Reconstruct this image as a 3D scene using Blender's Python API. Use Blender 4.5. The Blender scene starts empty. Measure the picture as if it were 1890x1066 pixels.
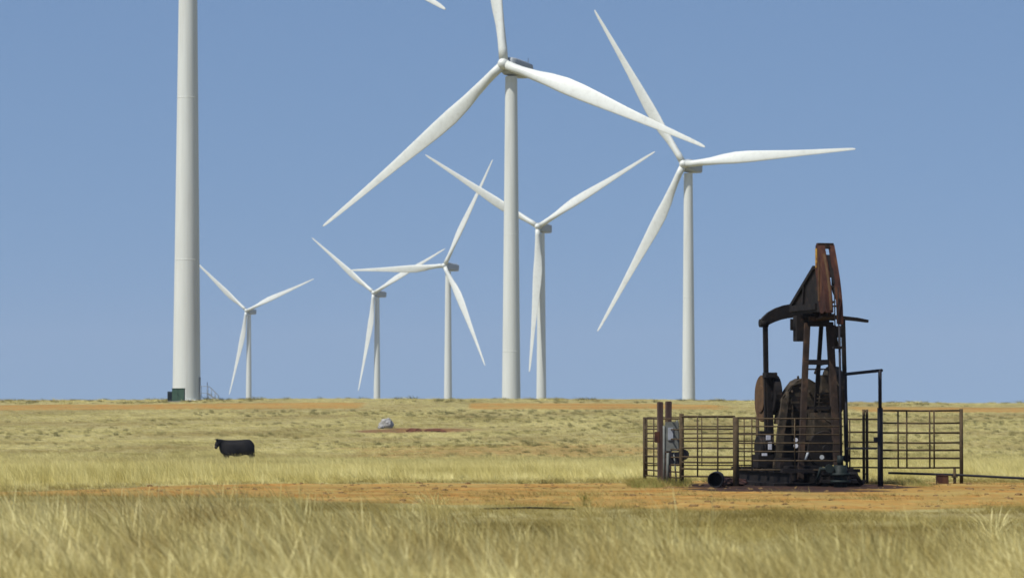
import bpy, bmesh, math, random
import numpy as np
from mathutils import Vector, Matrix, noise

R = math.radians
scene = bpy.context.scene
random.seed(7); rng = np.random.default_rng(7)

# ------------------------------------------------------------------ camera
FPX = 6000.0                      # focal length in photo pixels (photo is 1890 wide)
YH = 760.0                        # photo row of the eye level
PITCH = math.atan((YH - 533) / FPX)
cam_d = bpy.data.cameras.new('camera'); cam = bpy.data.objects.new('camera', cam_d)
scene.collection.objects.link(cam); scene.camera = cam
cam_d.sensor_width = 36; cam_d.lens = 36 * FPX / 1890
cam_d.clip_start = 0.5; cam_d.clip_end = 20000
cam.location = (0, 0, 0); cam.rotation_euler = (R(90) + PITCH, 0, 0)
cam_d.dof.use_dof = True; cam_d.dof.focus_distance = 110.0
cam_d.dof.aperture_fstop = (cam_d.lens / 1000) / 0.040

# ------------------------------------------------------------------ light
SUN_EL, SUN_AZ = 56.0, -50.0      # azimuth: degrees left of the direction camera -> behind the viewer
sd = Vector((math.sin(R(SUN_AZ)) * math.cos(R(SUN_EL)), -math.cos(R(SUN_AZ)) * math.cos(R(SUN_EL)), math.sin(R(SUN_EL))))
sun_d = bpy.data.lights.new('sun', 'SUN'); sun = bpy.data.objects.new('sun', sun_d)
sun_d.energy = 5.0; sun_d.angle = R(0.5); sun_d.color = (1.0, 0.965, 0.89)
sun.rotation_euler = (-sd).to_track_quat('-Z', 'Y').to_euler(); sun.location = (0, 0, 200)
scene.collection.objects.link(sun)
world = bpy.data.worlds.new('World'); scene.world = world; world.use_nodes = True
wn, wl = world.node_tree.nodes, world.node_tree.links
wn.clear()
wo = wn.new('ShaderNodeOutputWorld'); bg = wn.new('ShaderNodeBackground')
sky = wn.new('ShaderNodeTexSky'); sky.sky_type = 'NISHITA'; sky.sun_disc = False
sky.sun_elevation = R(SUN_EL); sky.sun_rotation = math.atan2(sd.x, sd.y)
sky.altitude = 800; sky.air_density = 1.6; sky.dust_density = 1.3; sky.ozone_density = 3.0
hs = wn.new('ShaderNodeMix'); hs.data_type = 'RGBA'; hs.blend_type = 'MULTIPLY'
hs.inputs[0].default_value = 1.0
SKY_TINT = (0.70, 0.75, 0.855, 1)
hs.inputs[7].default_value = SKY_TINT
tc = wn.new('ShaderNodeTexCoord'); va = wn.new('ShaderNodeVectorMath'); va.operation = 'ADD'; va.inputs[1].default_value = (0, 0, 0.235)
wl.new(tc.outputs['Generated'], va.inputs[0]); vn = wn.new('ShaderNodeVectorMath'); vn.operation = 'NORMALIZE'
wl.new(va.outputs[0], vn.inputs[0]); wl.new(vn.outputs[0], sky.inputs[0])
wl.new(sky.outputs[0], hs.inputs[6]); wl.new(hs.outputs[2], bg.inputs[0])
bg.inputs[1].default_value = 0.118
wl.new(bg.outputs[0], wo.inputs[0])
scene.view_settings.view_transform = 'Standard'; scene.view_settings.look = 'None'
scene.view_settings.exposure = 0.15; scene.view_settings.gamma = 1.0
scene.view_settings.use_curve_mapping = False

# ------------------------------------------------------------------ helpers
C = scene.collection

def W(px, py, d):
    """photo pixel at distance d (world Y) -> world point"""
    xc, yc = (px - 945) / FPX, (533 - py) / FPX
    y = math.cos(PITCH) - yc * math.sin(PITCH)
    z = math.sin(PITCH) + yc * math.cos(PITCH)
    return Vector((xc / y * d, d, z / y * d))

def tag(o, label=None, cat=None, group=None, kind=None):
    if label: o['label'] = label
    if cat: o['category'] = cat
    if group: o['group'] = group
    if kind: o['kind'] = kind
    return o

def empty(name, loc, rz=0.0, label=None, cat=None, group=None):
    o = bpy.data.objects.new(name, None); C.objects.link(o)
    o.location = loc; o.rotation_euler = (0, 0, rz); o.empty_display_size = 0.5
    return tag(o, label, cat, group)

class MB:
    def __init__(s): s.v = []; s.f = []; s.sm = []
    def add(s, vs, fs, smooth=False):
        n = len(s.v); s.v += [tuple(v) for v in vs]
        s.f += [tuple(i + n for i in f) for f in fs]; s.sm += [smooth] * len(fs)
    def box(s, c, size, rot=None):
        c = Vector(c); h = Vector(size) / 2
        vs = []
        for x in (-1, 1):
            for y in (-1, 1):
                for z in (-1, 1):
                    p = Vector((x * h.x, y * h.y, z * h.z))
                    if rot: p = rot @ p
                    vs.append(c + p)
        s.add(vs, [(0, 1, 3, 2), (4, 6, 7, 5), (0, 4, 5, 1), (2, 3, 7, 6), (0, 2, 6, 4), (1, 5, 7, 3)])
    def bar(s, a, b, w, h, up=(0, 0, 1), w2=None, h2=None):
        a, b = Vector(a), Vector(b); d = (b - a).normalized(); up = Vector(up)
        if abs(d.dot(up)) > 0.98: up = Vector((0, 1, 0))
        r = d.cross(up).normalized(); u = r.cross(d)
        w2 = w if w2 is None else w2; h2 = h if h2 is None else h2
        vs = []
        for p, ww, hh in ((a, w, h), (b, w2, h2)):
            for x, y in ((-1, -1), (1, -1), (1, 1), (-1, 1)):
                vs.append(p + r * x * ww / 2 + u * y * hh / 2)
        s.add(vs, [(0, 3, 2, 1), (4, 5, 6, 7), (0, 1, 5, 4), (1, 2, 6, 5), (2, 3, 7, 6), (3, 0, 4, 7)])
    def tube(s, pts, rad, n=10, cap=True):
        pts = [Vector(p) for p in pts]
        rads = rad if isinstance(rad, (list, tuple)) else [rad] * len(pts)
        prev = None; base = len(s.v); vs = []
        for i, p in enumerate(pts):
            d = (pts[min(i + 1, len(pts) - 1)] - pts[max(i - 1, 0)]).normalized()
            up = Vector((0, 0, 1)) if abs(d.z) < 0.95 else Vector((0, 1, 0))
            r = d.cross(up).normalized()
            if prev and r.dot(prev) < 0: r = -r
            prev = r; u = r.cross(d)
            for k in range(n):
                t = 2 * math.pi * k / n
                vs.append(p + (r * math.cos(t) + u * math.sin(t)) * rads[i])
        fs = []
        for i in range(len(pts) - 1):
            for k in range(n):
                a, b = i * n + k, i * n + (k + 1) % n
                fs.append((a, b, b + n, a + n))
        s.add(vs, fs, True)
        if cap:
            m = len(s.v) - len(vs)
            s.f.append(tuple(m + k for k in range(n))); s.sm.append(False)
            s.f.append(tuple(m + (len(pts) - 1) * n + k for k in reversed(range(n)))); s.sm.append(False)
    def prism(s, outline, axis_o, ex, ey, ez, t):
        """outline (a,b) in plane ex,ey at axis_o; extruded +-t/2 along ez"""
        o, ex, ey, ez = Vector(axis_o), Vector(ex), Vector(ey), Vector(ez)
        n = len(outline)
        vs = [o + ex * a + ey * b - ez * t / 2 for a, b in outline] + [o + ex * a + ey * b + ez * t / 2 for a, b in outline]
        fs = [tuple(reversed(range(n))), tuple(range(n, 2 * n))] + [(i, (i + 1) % n, (i + 1) % n + n, i + n) for i in range(n)]
        s.add(vs, fs)
    def disc(s, c, axis, r, t, n=28, inner=0.0):
        c = Vector(c); axis = Vector(axis).normalized()
        s.tube([c - axis * t / 2, c + axis * t / 2], r, n)
    def build(s, name, mat, parent=None, bevel=0.0):
        me = bpy.data.meshes.new(name); me.from_pydata(s.v, [], s.f)
        me.polygons.foreach_set('use_smooth', s.sm)
        bm = bmesh.new(); bm.from_mesh(me); bmesh.ops.recalc_face_normals(bm, faces=bm.faces)
        if bevel > 0:
            es = [e for e in bm.edges if e.is_manifold and e.calc_face_angle(0) > 0.7]
            bmesh.ops.bevel(bm, geom=es, offset=bevel, segments=2, affect='EDGES', clamp_overlap=True)
        bm.to_mesh(me); bm.free()
        me.materials.append(mat)
        o = bpy.data.objects.new(name, me); C.objects.link(o)
        if parent: o.parent = parent
        return o

def material(name, build):
    m = bpy.data.materials.new(name); m.use_nodes = True
    nt = m.node_tree; nt.nodes.clear()
    out = nt.nodes.new('ShaderNodeOutputMaterial'); p = nt.nodes.new('ShaderNodeBsdfPrincipled')
    nt.links.new(p.outputs[0], out.inputs[0])
    build(nt, p, out)
    return m

def ramp(nt, fac, stops, interp='LINEAR'):
    r = nt.nodes.new('ShaderNodeValToRGB'); r.color_ramp.interpolation = interp
    e = r.color_ramp.elements
    while len(e) > 1: e.remove(e[0])
    e[0].position = stops[0][0]; e[0].color = (*stops[0][1], 1)
    for p, c in stops[1:]:
        x = e.new(p); x.color = (*c, 1)
    nt.links.new(fac, r.inputs[0]); return r.outputs[0]

def noise_n(nt, scale, detail=4, coord='obj', rough=0.6, vscale=None):
    n = nt.nodes.new('ShaderNodeTexNoise'); n.inputs['Scale'].default_value = scale
    n.inputs['Detail'].default_value = detail; n.inputs['Roughness'].default_value = rough
    if coord == 'pos': src = nt.nodes.new('ShaderNodeNewGeometry').outputs['Position']
    else: src = nt.nodes.new('ShaderNodeTexCoord').outputs['Object']
    if vscale:
        m = nt.nodes.new('ShaderNodeMapping'); m.inputs['Scale'].default_value = vscale
        nt.links.new(src, m.inputs[0]); src = m.outputs[0]
    nt.links.new(src, n.inputs['Vector']); return n.outputs[0]

def mix(nt, fac, a, b, mode='MIX'):
    m = nt.nodes.new('ShaderNodeMix'); m.data_type = 'RGBA'; m.blend_type = mode
    for s, i in ((fac, 0), (a, 6), (b, 7)):
        if hasattr(s, 'links') or hasattr(s, 'is_linked'): nt.links.new(s, m.inputs[i])
        elif i == 0: m.inputs[0].default_value = s
        else: m.inputs[i].default_value = (*s, 1)
    return m.outputs[2]

def bump(nt, p, h, strength=0.3, dist=0.02):
    b = nt.nodes.new('ShaderNodeBump'); b.inputs['Strength'].default_value = strength
    b.inputs['Distance'].default_value = dist
    nt.links.new(h, b.inputs['Height']); nt.links.new(b.outputs[0], p.inputs['Normal'])

def metal_mat(name, stops, rough=0.7, scale=6.0, vscale=None):
    def f(nt, p, out):
        n = noise_n(nt, scale, 6, vscale=vscale)
        nt.links.new(ramp(nt, n, stops), p.inputs['Base Color'])
        p.inputs['Roughness'].default_value = rough; p.inputs['Metallic'].default_value = 0.0
        p.inputs['Specular IOR Level'].default_value = 0.16
        bump(nt, p, n, 0.4, 0.01)
    return material(name, f)

M = {}
def fw(nt, p, out):
    n = noise_n(nt, 0.12, 4, vscale=(1, 1, 0.25)); n2 = noise_n(nt, 1.5, 3, vscale=(1, 1, 0.05))
    c = ramp(nt, n, [(0.3, (0.50, 0.515, 0.47)), (0.7, (0.57, 0.58, 0.53))])
    c = mix(nt, 0.25, c, ramp(nt, n2, [(0.35, (0.46, 0.47, 0.43)), (0.6, (0.58, 0.59, 0.55))]))
    n3 = noise_n(nt, 0.9, 5, vscale=(1, 1, 0.035), rough=0.7)
    c = mix(nt, ramp(nt, n3, [(0.52, (0, 0, 0)), (0.75, (0.5, 0.5, 0.5))]), c, (0.36, 0.345, 0.30))
    nt.links.new(c, p.inputs['Base Color']); p.inputs['Roughness'].default_value = 0.5
M['turbine_white'] = material('turbine_white', fw)
M['nacelle_shade_grey'] = metal_mat('nacelle_shade_grey', [(0.3, (0.25, 0.27, 0.285)), (0.7, (0.33, 0.35, 0.36))], 0.5, 1.0)  # nacelle darkened evenly, its shadow-side tone put into the colour
M['dark_iron'] = metal_mat('dark_iron', [(0.3, (0.006, 0.0055, 0.006)), (0.6, (0.014, 0.011, 0.010)), (0.75, (0.045, 0.024, 0.014))], 0.75, 5.0)
M['brown_iron'] = metal_mat('brown_iron', [(0.3, (0.012, 0.009, 0.008)), (0.55, (0.032, 0.021, 0.015)), (0.75, (0.085, 0.05, 0.03))], 0.8, 4.0)
M['rust'] = metal_mat('rust', [(0.3, (0.018, 0.009, 0.008)), (0.5, (0.050, 0.020, 0.014)), (0.7, (0.10, 0.045, 0.022))], 0.85, 5.0, (1, 1, 0.4))
M['rust_brown'] = metal_mat('rust_brown', [(0.3, (0.055, 0.033, 0.018)), (0.7, (0.12, 0.068, 0.034))], 0.85, 5.0)
M['yellow_paint'] = metal_mat('yellow_paint', [(0.35, (0.12, 0.05, 0.015)), (0.5, (0.33, 0.19, 0.03)), (0.7, (0.38, 0.24, 0.04))], 0.7, 8.0)
M['guard_grey'] = metal_mat('guard_grey', [(0.3, (0.013, 0.011, 0.008)), (0.55, (0.045, 0.035, 0.024)), (0.75, (0.11, 0.070, 0.040))], 0.8, 6.0)
M['fence_steel'] = metal_mat('fence_steel', [(0.3, (0.030, 0.022, 0.012)), (0.7, (0.085, 0.058, 0.030))], 0.8, 9.0)
M['pipe_black'] = metal_mat('pipe_black', [(0.3, (0.008, 0.008, 0.012)), (0.7, (0.018, 0.017, 0.02))], 0.6, 8.0)
M['grey_box'] = metal_mat('grey_box', [(0.3, (0.085, 0.09, 0.08)), (0.7, (0.15, 0.155, 0.14))], 0.6, 7.0)
M['pale_light'] = metal_mat('pale_light', [(0.3, (0.35, 0.35, 0.38)), (0.7, (0.55, 0.55, 0.58))], 0.4, 9.0)  # pale tone standing for motor highlights and a bright see-through gap
M['post_wood'] = metal_mat('post_wood', [(0.3, (0.04, 0.024, 0.020)), (0.55, (0.085, 0.055, 0.045)), (0.75, (0.16, 0.12, 0.095))], 0.9, 12.0, (1, 1, 0.12))
M['green_paint'] = metal_mat('green_paint', [(0.3, (0.035, 0.075, 0.05)), (0.7, (0.055, 0.10, 0.065))], 0.6, 2.0)
M['dark_green'] = metal_mat('dark_green', [(0.3, (0.006, 0.010, 0.009)), (0.7, (0.014, 0.020, 0.018))], 0.6, 6.0)
M['louvre'] = metal_mat('louvre', [(0.3, (0.01, 0.018, 0.025)), (0.7, (0.02, 0.03, 0.035))], 0.6, 4.0)
M['hide'] = metal_mat('hide', [(0.3, (0.0035, 0.003, 0.003)), (0.7, (0.008, 0.0065, 0.006))], 0.7, 3.0)
M['hoof'] = metal_mat('hoof', [(0.3, (0.02, 0.018, 0.015)), (0.7, (0.035, 0.03, 0.025))], 0.7, 3.0)
M['boulder'] = metal_mat('boulder', [(0.3, (0.19, 0.18, 0.16)), (0.6, (0.32, 0.31, 0.29)), (0.75, (0.42, 0.41, 0.39))], 0.9, 2.5)
M['steel_grey'] = metal_mat('steel_grey', [(0.3, (0.20, 0.22, 0.24)), (0.7, (0.28, 0.30, 0.33))], 0.5, 3.0)

# ------------------------------------------------------------------ terrain
def zrow(d, row): return -(row - YH) * d / FPX
_tab = [(-200, -1.7), (0, -1.7), (60, -1.7), (75, -1.7), (80, -1.71), (90, -1.82)]
_tab += [(d, zrow(d, r)) for d, r in ((100, 878), (120, 872), (150, 866), (175, 861.5), (200, 855), (225, 847), (250, 837), (300, 817), (350, 795),
         (400, 773), (430, 761), (450, 753), (465, 744), (475, 739), (484, 736.2), (492, 735.6))]
_tab += [(500, 1.95), (515, 1.2), (560, -2.5), (660, -9.5), (857, -14.7), (1111, -16.7), (1442, -15), (1818, -14), (1900, -14.5), (2600, -18), (6000, -30)]
_d = np.arange(-200, 6001, 1.0)
_z = np.interp(_d, [t[0] for t in _tab], [t[1] for t in _tab])
_k = np.exp(-0.5 * (np.arange(-12, 13) / 4.0) ** 2); _k /= _k.sum()
_z = np.convolve(np.pad(_z, 12, mode='edge'), _k, 'valid')

def vnoise(x, y, s, seed=0):
    """smooth value noise on numpy arrays, about -1..1"""
    X, Y = np.asarray(x) / s + seed * 17.3, np.asarray(y) / s + seed * 9.1
    xi, yi = np.floor(X), np.floor(Y); fx, fy = X - xi, Y - yi
    fx = fx * fx * (3 - 2 * fx); fy = fy * fy * (3 - 2 * fy)
    def h(a, b):
        t = np.sin(a * 127.1 + b * 311.7 + seed * 74.7) * 43758.5453
        return (t - np.floor(t)) * 2 - 1
    return (h(xi, yi) * (1 - fx) * (1 - fy) + h(xi + 1, yi) * fx * (1 - fy) + h(xi, yi + 1) * (1 - fx) * fy + h(xi + 1, yi + 1) * fx * fy)

def sstep(a, b, t):
    t = np.clip((t - a) / (b - a), 0, 1); return t * t * (3 - 2 * t)

def ground(x, y):
    x = np.asarray(x, float); y = np.asarray(y, float)
    z = np.interp(y, _d, _z)
    w = sstep(320, 470, y)
    z = z + w * np.interp(x, [-140, -77, -28, 20, 50, 77, 140], [-0.55, -0.30, 0.0, -0.08, -0.5, -0.70, -0.9])
    far = sstep(70, 160, y)
    z = z + far * (0.10 * vnoise(x, y, 14, 1) + 0.05 * vnoise(x, y, 5, 2)) * (1 - 0.6 * sstep(430, 470, y) * (1 - sstep(500, 560, y)))
    z = z + sstep(500, 700, y) * 1.2 * vnoise(x, y, 120, 3)
    near = (1 - far)
    z = z + near * 0.02 * vnoise(x, y, 1.7, 4)
    # worn wash-out in the mid slope: a small cut bank facing the camera
    bx = sstep(-13.5, -12, x) * (1 - sstep(-7.2, -6.0, x))
    cut = bx * sstep(345, 356.5, y) * (1 - sstep(357, 358.5, y)) * (0.42 + 0.15 * vnoise(x, y, 1.2, 9))
    return z - cut

def gz(x, y): return float(ground(np.array([x]), np.array([y]))[0])

def far_edge(x): return np.interp(x, [-40, -11, -7.5, -4, 0.6, 4, 7, 11, 40], [69.5, 70.5, 76, 78.0, 78.5, 82, 84, 81, 80])

def masks(x, y):
    """dirt, oil, red earth weights (0..1) before shader noise"""
    xn = x * 70.0 / np.maximum(y, 1)          # spread used only for soft wobble
    j = 1.6 * vnoise(x, y, 3.5, 5) + 0.8 * vnoise(x, y, 1.1, 6)
    lo = np.interp(x, [-40, -11, -7.5, -4, 0.6, 6.5, 11, 40], [66.5, 66.5, 65.5, 63, 59.5, 56.5, 57.5, 60]) + j
    hi = far_edge(x) + j
    d1 = sstep(lo - 1.0, lo + 1.0, y) * (1 - sstep(hi - 1.2, hi + 1.2, y))
    jj = 2.0 * vnoise(x, y, 9, 7)
    r = sstep(446, 449, y + jj) * (1 - sstep(465, 469, y + jj))
    gap = np.clip(1 - sstep(-24, -18, x) + sstep(-8, -4, x) * (1 - sstep(24, 32, x) * 0.55) , 0, 1)
    gap = np.where(x > 24, np.maximum(1 - sstep(24, 32, x) * 0.6, sstep(44, 52, x)), gap)
    d2 = r * gap
    e = ((x + 1.5 - 0 * y) / 15.0) ** 2 + ((y - 262) / 42.0) ** 2
    d3 = 0.50 * (1 - sstep(0.5, 1.3, e + 0.5 * vnoise(x, y, 6, 8)))
    e4 = ((x + 10) / 6.5) ** 2 + ((y - 350) / 13.0) ** 2
    red = 0.95 - 0.95 * sstep(0.5, 1.25, e4 + 0.4 * vnoise(x, y, 3, 11))
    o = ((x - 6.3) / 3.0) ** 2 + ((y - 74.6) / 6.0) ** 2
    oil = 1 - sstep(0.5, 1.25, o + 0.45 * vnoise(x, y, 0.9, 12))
    return np.clip(np.maximum(np.maximum(d1, d2), d3), 0, 1), oil, red

def axis_vals(segs):
    out = []
    for a, b, st in segs: out += list(np.arange(a, b, st))
    return out
g = []; s = 1.5; v = 110.0
while v < 4000: g.append(v); s *= 1.25; v += s
xs = np.array([-t for t in reversed(g)] + axis_vals([(-110, -22, 1.1), (-22, 22, 0.3), (22, 110, 1.1)]) + g)
g2 = []; s = 3.0; v = 530.0
while v < 5900: g2.append(v); s *= 1.09; v += s
ys = np.array(axis_vals([(-180, 10, 10), (10, 26, 1.0), (26, 96, 0.4), (96, 340, 1.4), (340, 364, 0.5), (364, 530, 1.4)]) + g2)
XX, YY = np.meshgrid(xs, ys); ZZ = ground(XX, YY)
nx, ny = len(xs), len(ys)
me = bpy.data.meshes.new('ground')
co = np.stack([XX.ravel(), YY.ravel(), ZZ.ravel()], 1).astype(np.float32)
idx = np.arange(nx * ny).reshape(ny, nx)
q = np.stack([idx[:-1, :-1], idx[:-1, 1:], idx[1:, 1:], idx[1:, :-1]], -1).reshape(-1, 4)
me.vertices.add(len(co)); me.vertices.foreach_set('co', co.ravel())
me.loops.add(q.size); me.loops.foreach_set('vertex_index', q.ravel().astype(np.int32))
me.polygons.add(len(q)); me.polygons.foreach_set('loop_start', np.arange(0, q.size, 4, dtype=np.int32))
me.update(calc_edges=True); me.polygons.foreach_set('use_smooth', [True] * len(q))
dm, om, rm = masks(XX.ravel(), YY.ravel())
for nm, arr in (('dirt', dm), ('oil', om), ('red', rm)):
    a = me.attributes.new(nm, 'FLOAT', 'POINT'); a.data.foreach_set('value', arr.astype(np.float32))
def fground(nt, p, out):
    def attr(n):
        a = nt.nodes.new('ShaderNodeAttribute'); a.attribute_name = n; return a.outputs['Fac']
    n1 = noise_n(nt, 0.6, 8, 'pos', 0.7, (1, 0.6, 1)); n2 = noise_n(nt, 4.0, 6, 'pos', 0.7, (1, 0.4, 1)); n3 = noise_n(nt, 0.06, 4, 'pos', 0.6, (1, 0.3, 1))
    thatch = ramp(nt, n1, [(0.3, (0.22, 0.18, 0.07)), (0.5, (0.32, 0.275, 0.11)), (0.7, (0.42, 0.37, 0.17))])
    thatch = mix(nt, 0.35, thatch, ramp(nt, n3, [(0.35, (0.19, 0.165, 0.06)), (0.65, (0.34, 0.30, 0.14))]))
    dirt = ramp(nt, n2, [(0.3, (0.20, 0.095, 0.020)), (0.5, (0.34, 0.175, 0.038)), (0.7, (0.46, 0.30, 0.095))])
    dirt = mix(nt, ramp(nt, n1, [(0.40, (0, 0, 0)), (0.60, (0.85, 0.85, 0.85))]), dirt, (0.30, 0.225, 0.07))
    a = nt.nodes.new('ShaderNodeMath'); a.operation = 'MULTIPLY_ADD'
    nt.links.new(n2, a.inputs[0]); a.inputs[1].default_value = 0.5; nt.links.new(attr('dirt'), a.inputs[2])
    b = nt.nodes.new('ShaderNodeMapRange'); b.inputs[1].default_value = 0.6; b.inputs[2].default_value = 0.85
    nt.links.new(a.outputs[0], b.inputs[0])
    c = mix(nt, b.outputs[0], thatch, dirt)
    c = mix(nt, attr('red'), c, ramp(nt, n2, [(0.35, (0.11, 0.045, 0.018)), (0.65, (0.24, 0.14, 0.055))]))  # red soil, with the undercut bank's shade darkened into it
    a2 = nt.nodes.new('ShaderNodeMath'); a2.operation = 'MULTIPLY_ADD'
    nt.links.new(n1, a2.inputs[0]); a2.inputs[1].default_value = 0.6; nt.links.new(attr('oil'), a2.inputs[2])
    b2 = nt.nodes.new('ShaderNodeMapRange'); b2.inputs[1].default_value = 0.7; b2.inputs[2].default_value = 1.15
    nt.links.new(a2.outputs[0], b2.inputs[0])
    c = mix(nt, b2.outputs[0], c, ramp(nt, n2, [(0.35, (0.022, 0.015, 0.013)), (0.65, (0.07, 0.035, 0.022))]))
    nr = noise_n(nt, 1.0, 3, 'pos', 0.6, (0.05, 0.55, 1))
    c = mix(nt, ramp(nt, nr, [(0.42, (0, 0, 0)), (0.62, (0.55, 0.55, 0.55))]), c, mix(nt, 1.0, c, (0.60, 0.52, 0.42), 'MULTIPLY'))
    nt.links.new(c, p.inputs['Base Color']); p.inputs['Roughness'].default_value = 0.95
    p.inputs['Specular IOR Level'].default_value = 0.1
    bump(nt, p, n2, 0.6, 0.06)
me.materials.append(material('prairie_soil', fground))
go = bpy.data.objects.new('ground', me); C.objects.link(go); tag(go, kind='structure')

# ------------------------------------------------------------------ grass (uncountable: two sheets of blades)
def tuft_mesh(name, nb, hmin, hmax, spread, wid, lean, curl, seed, mat, seed_heads=False):
    r = random.Random(seed); vs = []; fs = []
    for b in range(nb):
        a = r.uniform(0, 2 * math.pi); rr = spread * math.sqrt(r.random())
        p = Vector((rr * math.cos(a), rr * math.sin(a), -0.03))
        h = r.uniform(hmin, hmax); la = r.uniform(0, 2 * math.pi)
        dirn = Vector((math.cos(la), math.sin(la), 0)) * r.uniform(0.05, lean) + Vector((-0.26, 0.02, 0)) * h * 1.6 * r.random()
        fa = r.uniform(0, math.pi); side = Vector((math.cos(fa), math.sin(fa), 0))
        w = wid * r.uniform(0.6, 1.3); n = len(vs); seg = 4
        for i in range(seg + 1):
            t = i / seg
            c = p + Vector((0, 0, h * (t - 0.12 * curl * t * t))) + dirn * (t ** 1.8) * (1 + curl * t)
            ww = w * (1 - 0.85 * t) if not (seed_heads and 0.6 < t < 0.9) else w * 1.5
            vs += [c - side * ww / 2, c + side * ww / 2]
        for i in range(seg): fs.append((n + 2 * i, n + 2 * i + 1, n + 2 * i + 3, n + 2 * i + 2))
    m = bpy.data.meshes.new(name); m.from_pydata([tuple(v) for v in vs], [], fs); m.materials.append(mat)
    return bpy.data.objects.new(name, m)

def grass_mat(name, dark, mid, light, sc=0.35, patch=None, pcol=None):
    def f(nt, p, out):
        oi = nt.nodes.new('ShaderNodeObjectInfo')
        n = noise_n(nt, sc, 5, 'pos', 0.6, (1, 0.35, 0.3))
        m = nt.nodes.new('ShaderNodeMath'); m.operation = 'MULTIPLY_ADD'
        nt.links.new(oi.outputs['Random'], m.inputs[0]); m.inputs[1].default_value = 0.42
        s_ = nt.nodes.new('ShaderNodeMath'); s_.operation = 'SUBTRACT'; s_.inputs[1].default_value = 0.21
        nt.links.new(n, s_.inputs[0]); nt.links.new(s_.outputs[0], m.inputs[2])
        c = ramp(nt, m.outputs[0], [(0.28, dark), (0.5, mid), (0.70, light)])
        if patch:
            n2 = noise_n(nt, patch, 3, 'pos', 0.5, (1, 0.6, 0.3))
            c = mix(nt, ramp(nt, n2, [(0.48, (0, 0, 0)), (0.64, (0.65, 0.65, 0.65))]), c, pcol)
        nt.links.new(c, p.inputs['Base Color']); p.inputs['Roughness'].default_value = 0.7
        p.inputs['Specular IOR Level'].default_value = 0.2
        tr = nt.nodes.new('ShaderNodeBsdfTranslucent'); nt.links.new(c, tr.inputs[0])
        mx = nt.nodes.new('ShaderNodeMixShader'); mx.inputs[0].default_value = 0.3
        nt.links.new(p.outputs[0], mx.inputs[1]); nt.links.new(tr.outputs[0], mx.inputs[2])
        nt.links.new(mx.outputs[0], out.inputs[0])
    return material(name, f)

G_tall = grass_mat('straw_grass', (0.31, 0.235, 0.07), (0.59, 0.50, 0.19), (0.88, 0.79, 0.39), 0.22, 0.20, (0.30, 0.205, 0.06))
G_mid = grass_mat('prairie_grass', (0.23, 0.185, 0.055), (0.52, 0.45, 0.16), (0.78, 0.69, 0.31), 0.06, 0.05, (0.34, 0.25, 0.095))
G_near = grass_mat('meadow_grass', (0.40, 0.32, 0.09), (0.71, 0.61, 0.22), (0.90, 0.80, 0.37), 0.16)
G_low = grass_mat('low_grass', (0.15, 0.115, 0.028), (0.26, 0.20, 0.05), (0.42, 0.35, 0.12))
G_green = grass_mat('green_weeds', (0.12, 0.12, 0.035), (0.19, 0.17, 0.055), (0.30, 0.27, 0.10))

G_weed = grass_mat('green_stems', (0.10, 0.13, 0.02), (0.19, 0.22, 0.04), (0.30, 0.31, 0.08))

def scatter(name, label, cat, pts, scl, variants, rotz=None):
    """pts (n,3); one object whose geometry nodes set tufts on its points"""
    col = bpy.data.collections.new(name + '_tufts')
    for o in variants: col.objects.link(o)
    m = bpy.data.meshes.new(name); m.vertices.add(len(pts)); m.vertices.foreach_set('co', pts.astype(np.float32).ravel())
    a = m.attributes.new('tuft_scale', 'FLOAT_VECTOR', 'POINT'); a.data.foreach_set('vector', scl.astype(np.float32).ravel())
    rot = np.zeros((len(pts), 3), np.float32); rot[:, 2] = rng.uniform(-0.5, 0.5, len(pts)); rot[:, 1] = rng.normal(0, 0.10, len(pts)); rot[:, 0] = rng.normal(0, 0.10, len(pts))
    a = m.attributes.new('tuft_rot', 'FLOAT_VECTOR', 'POINT'); a.data.foreach_set('vector', rot.ravel())
    o = bpy.data.objects.new(name, m); C.objects.link(o); tag(o, label, cat, kind='stuff')
    ng = bpy.data.node_groups.new(name, 'GeometryNodeTree')
    ng.interface.new_socket('Geometry', in_out='INPUT', socket_type='NodeSocketGeometry')
    ng.interface.new_socket('Geometry', in_out='OUTPUT', socket_type='NodeSocketGeometry')
    N, L = ng.nodes, ng.links
    gi, gout = N.new('NodeGroupInput'), N.new('NodeGroupOutput')
    ip = N.new('GeometryNodeInstanceOnPoints'); ci = N.new('GeometryNodeCollectionInfo')
    ci.inputs['Collection'].default_value = col; ci.inputs['Separate Children'].default_value = True; ci.inputs['Reset Children'].default_value = True
    ip.inputs['Pick Instance'].default_value = True
    def na(n):
        x = N.new('GeometryNodeInputNamedAttribute'); x.data_type = 'FLOAT_VECTOR'; x.inputs['Name'].default_value = n; return x.outputs[0]
    e2r = N.new('FunctionNodeEulerToRotation')
    L.new(na('tuft_rot'), e2r.inputs[0]); L.new(e2r.outputs[0], ip.inputs['Rotation'])
    L.new(na('tuft_scale'), ip.inputs['Scale'])
    L.new(gi.outputs[0], ip.inputs['Points']); L.new(ci.outputs[0], ip.inputs['Instance']); L.new(ip.outputs[0], gout.inputs[0])
    md = o.modifiers.new('scatter', 'NODES'); md.node_group = ng
    return o

def sample_pts(n, d0, d1, margin, bias=1.0):
    """random ground points in the wedge the lens sees, plus a margin either side"""
    u = rng.random(n * 3); d = d0 + (d1 - d0) * u ** bias
    half = d * 0.165 + margin
    keep = rng.random(n * 3) < half / (d1 * 0.165 + margin)
    d = d[keep][:n]; half = half[keep][:n]
    x = rng.uniform(-1, 1, len(d)) * half
    return x, d

def pos3(x, y): return np.stack([x, y, ground(x, y)], 1)

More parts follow.
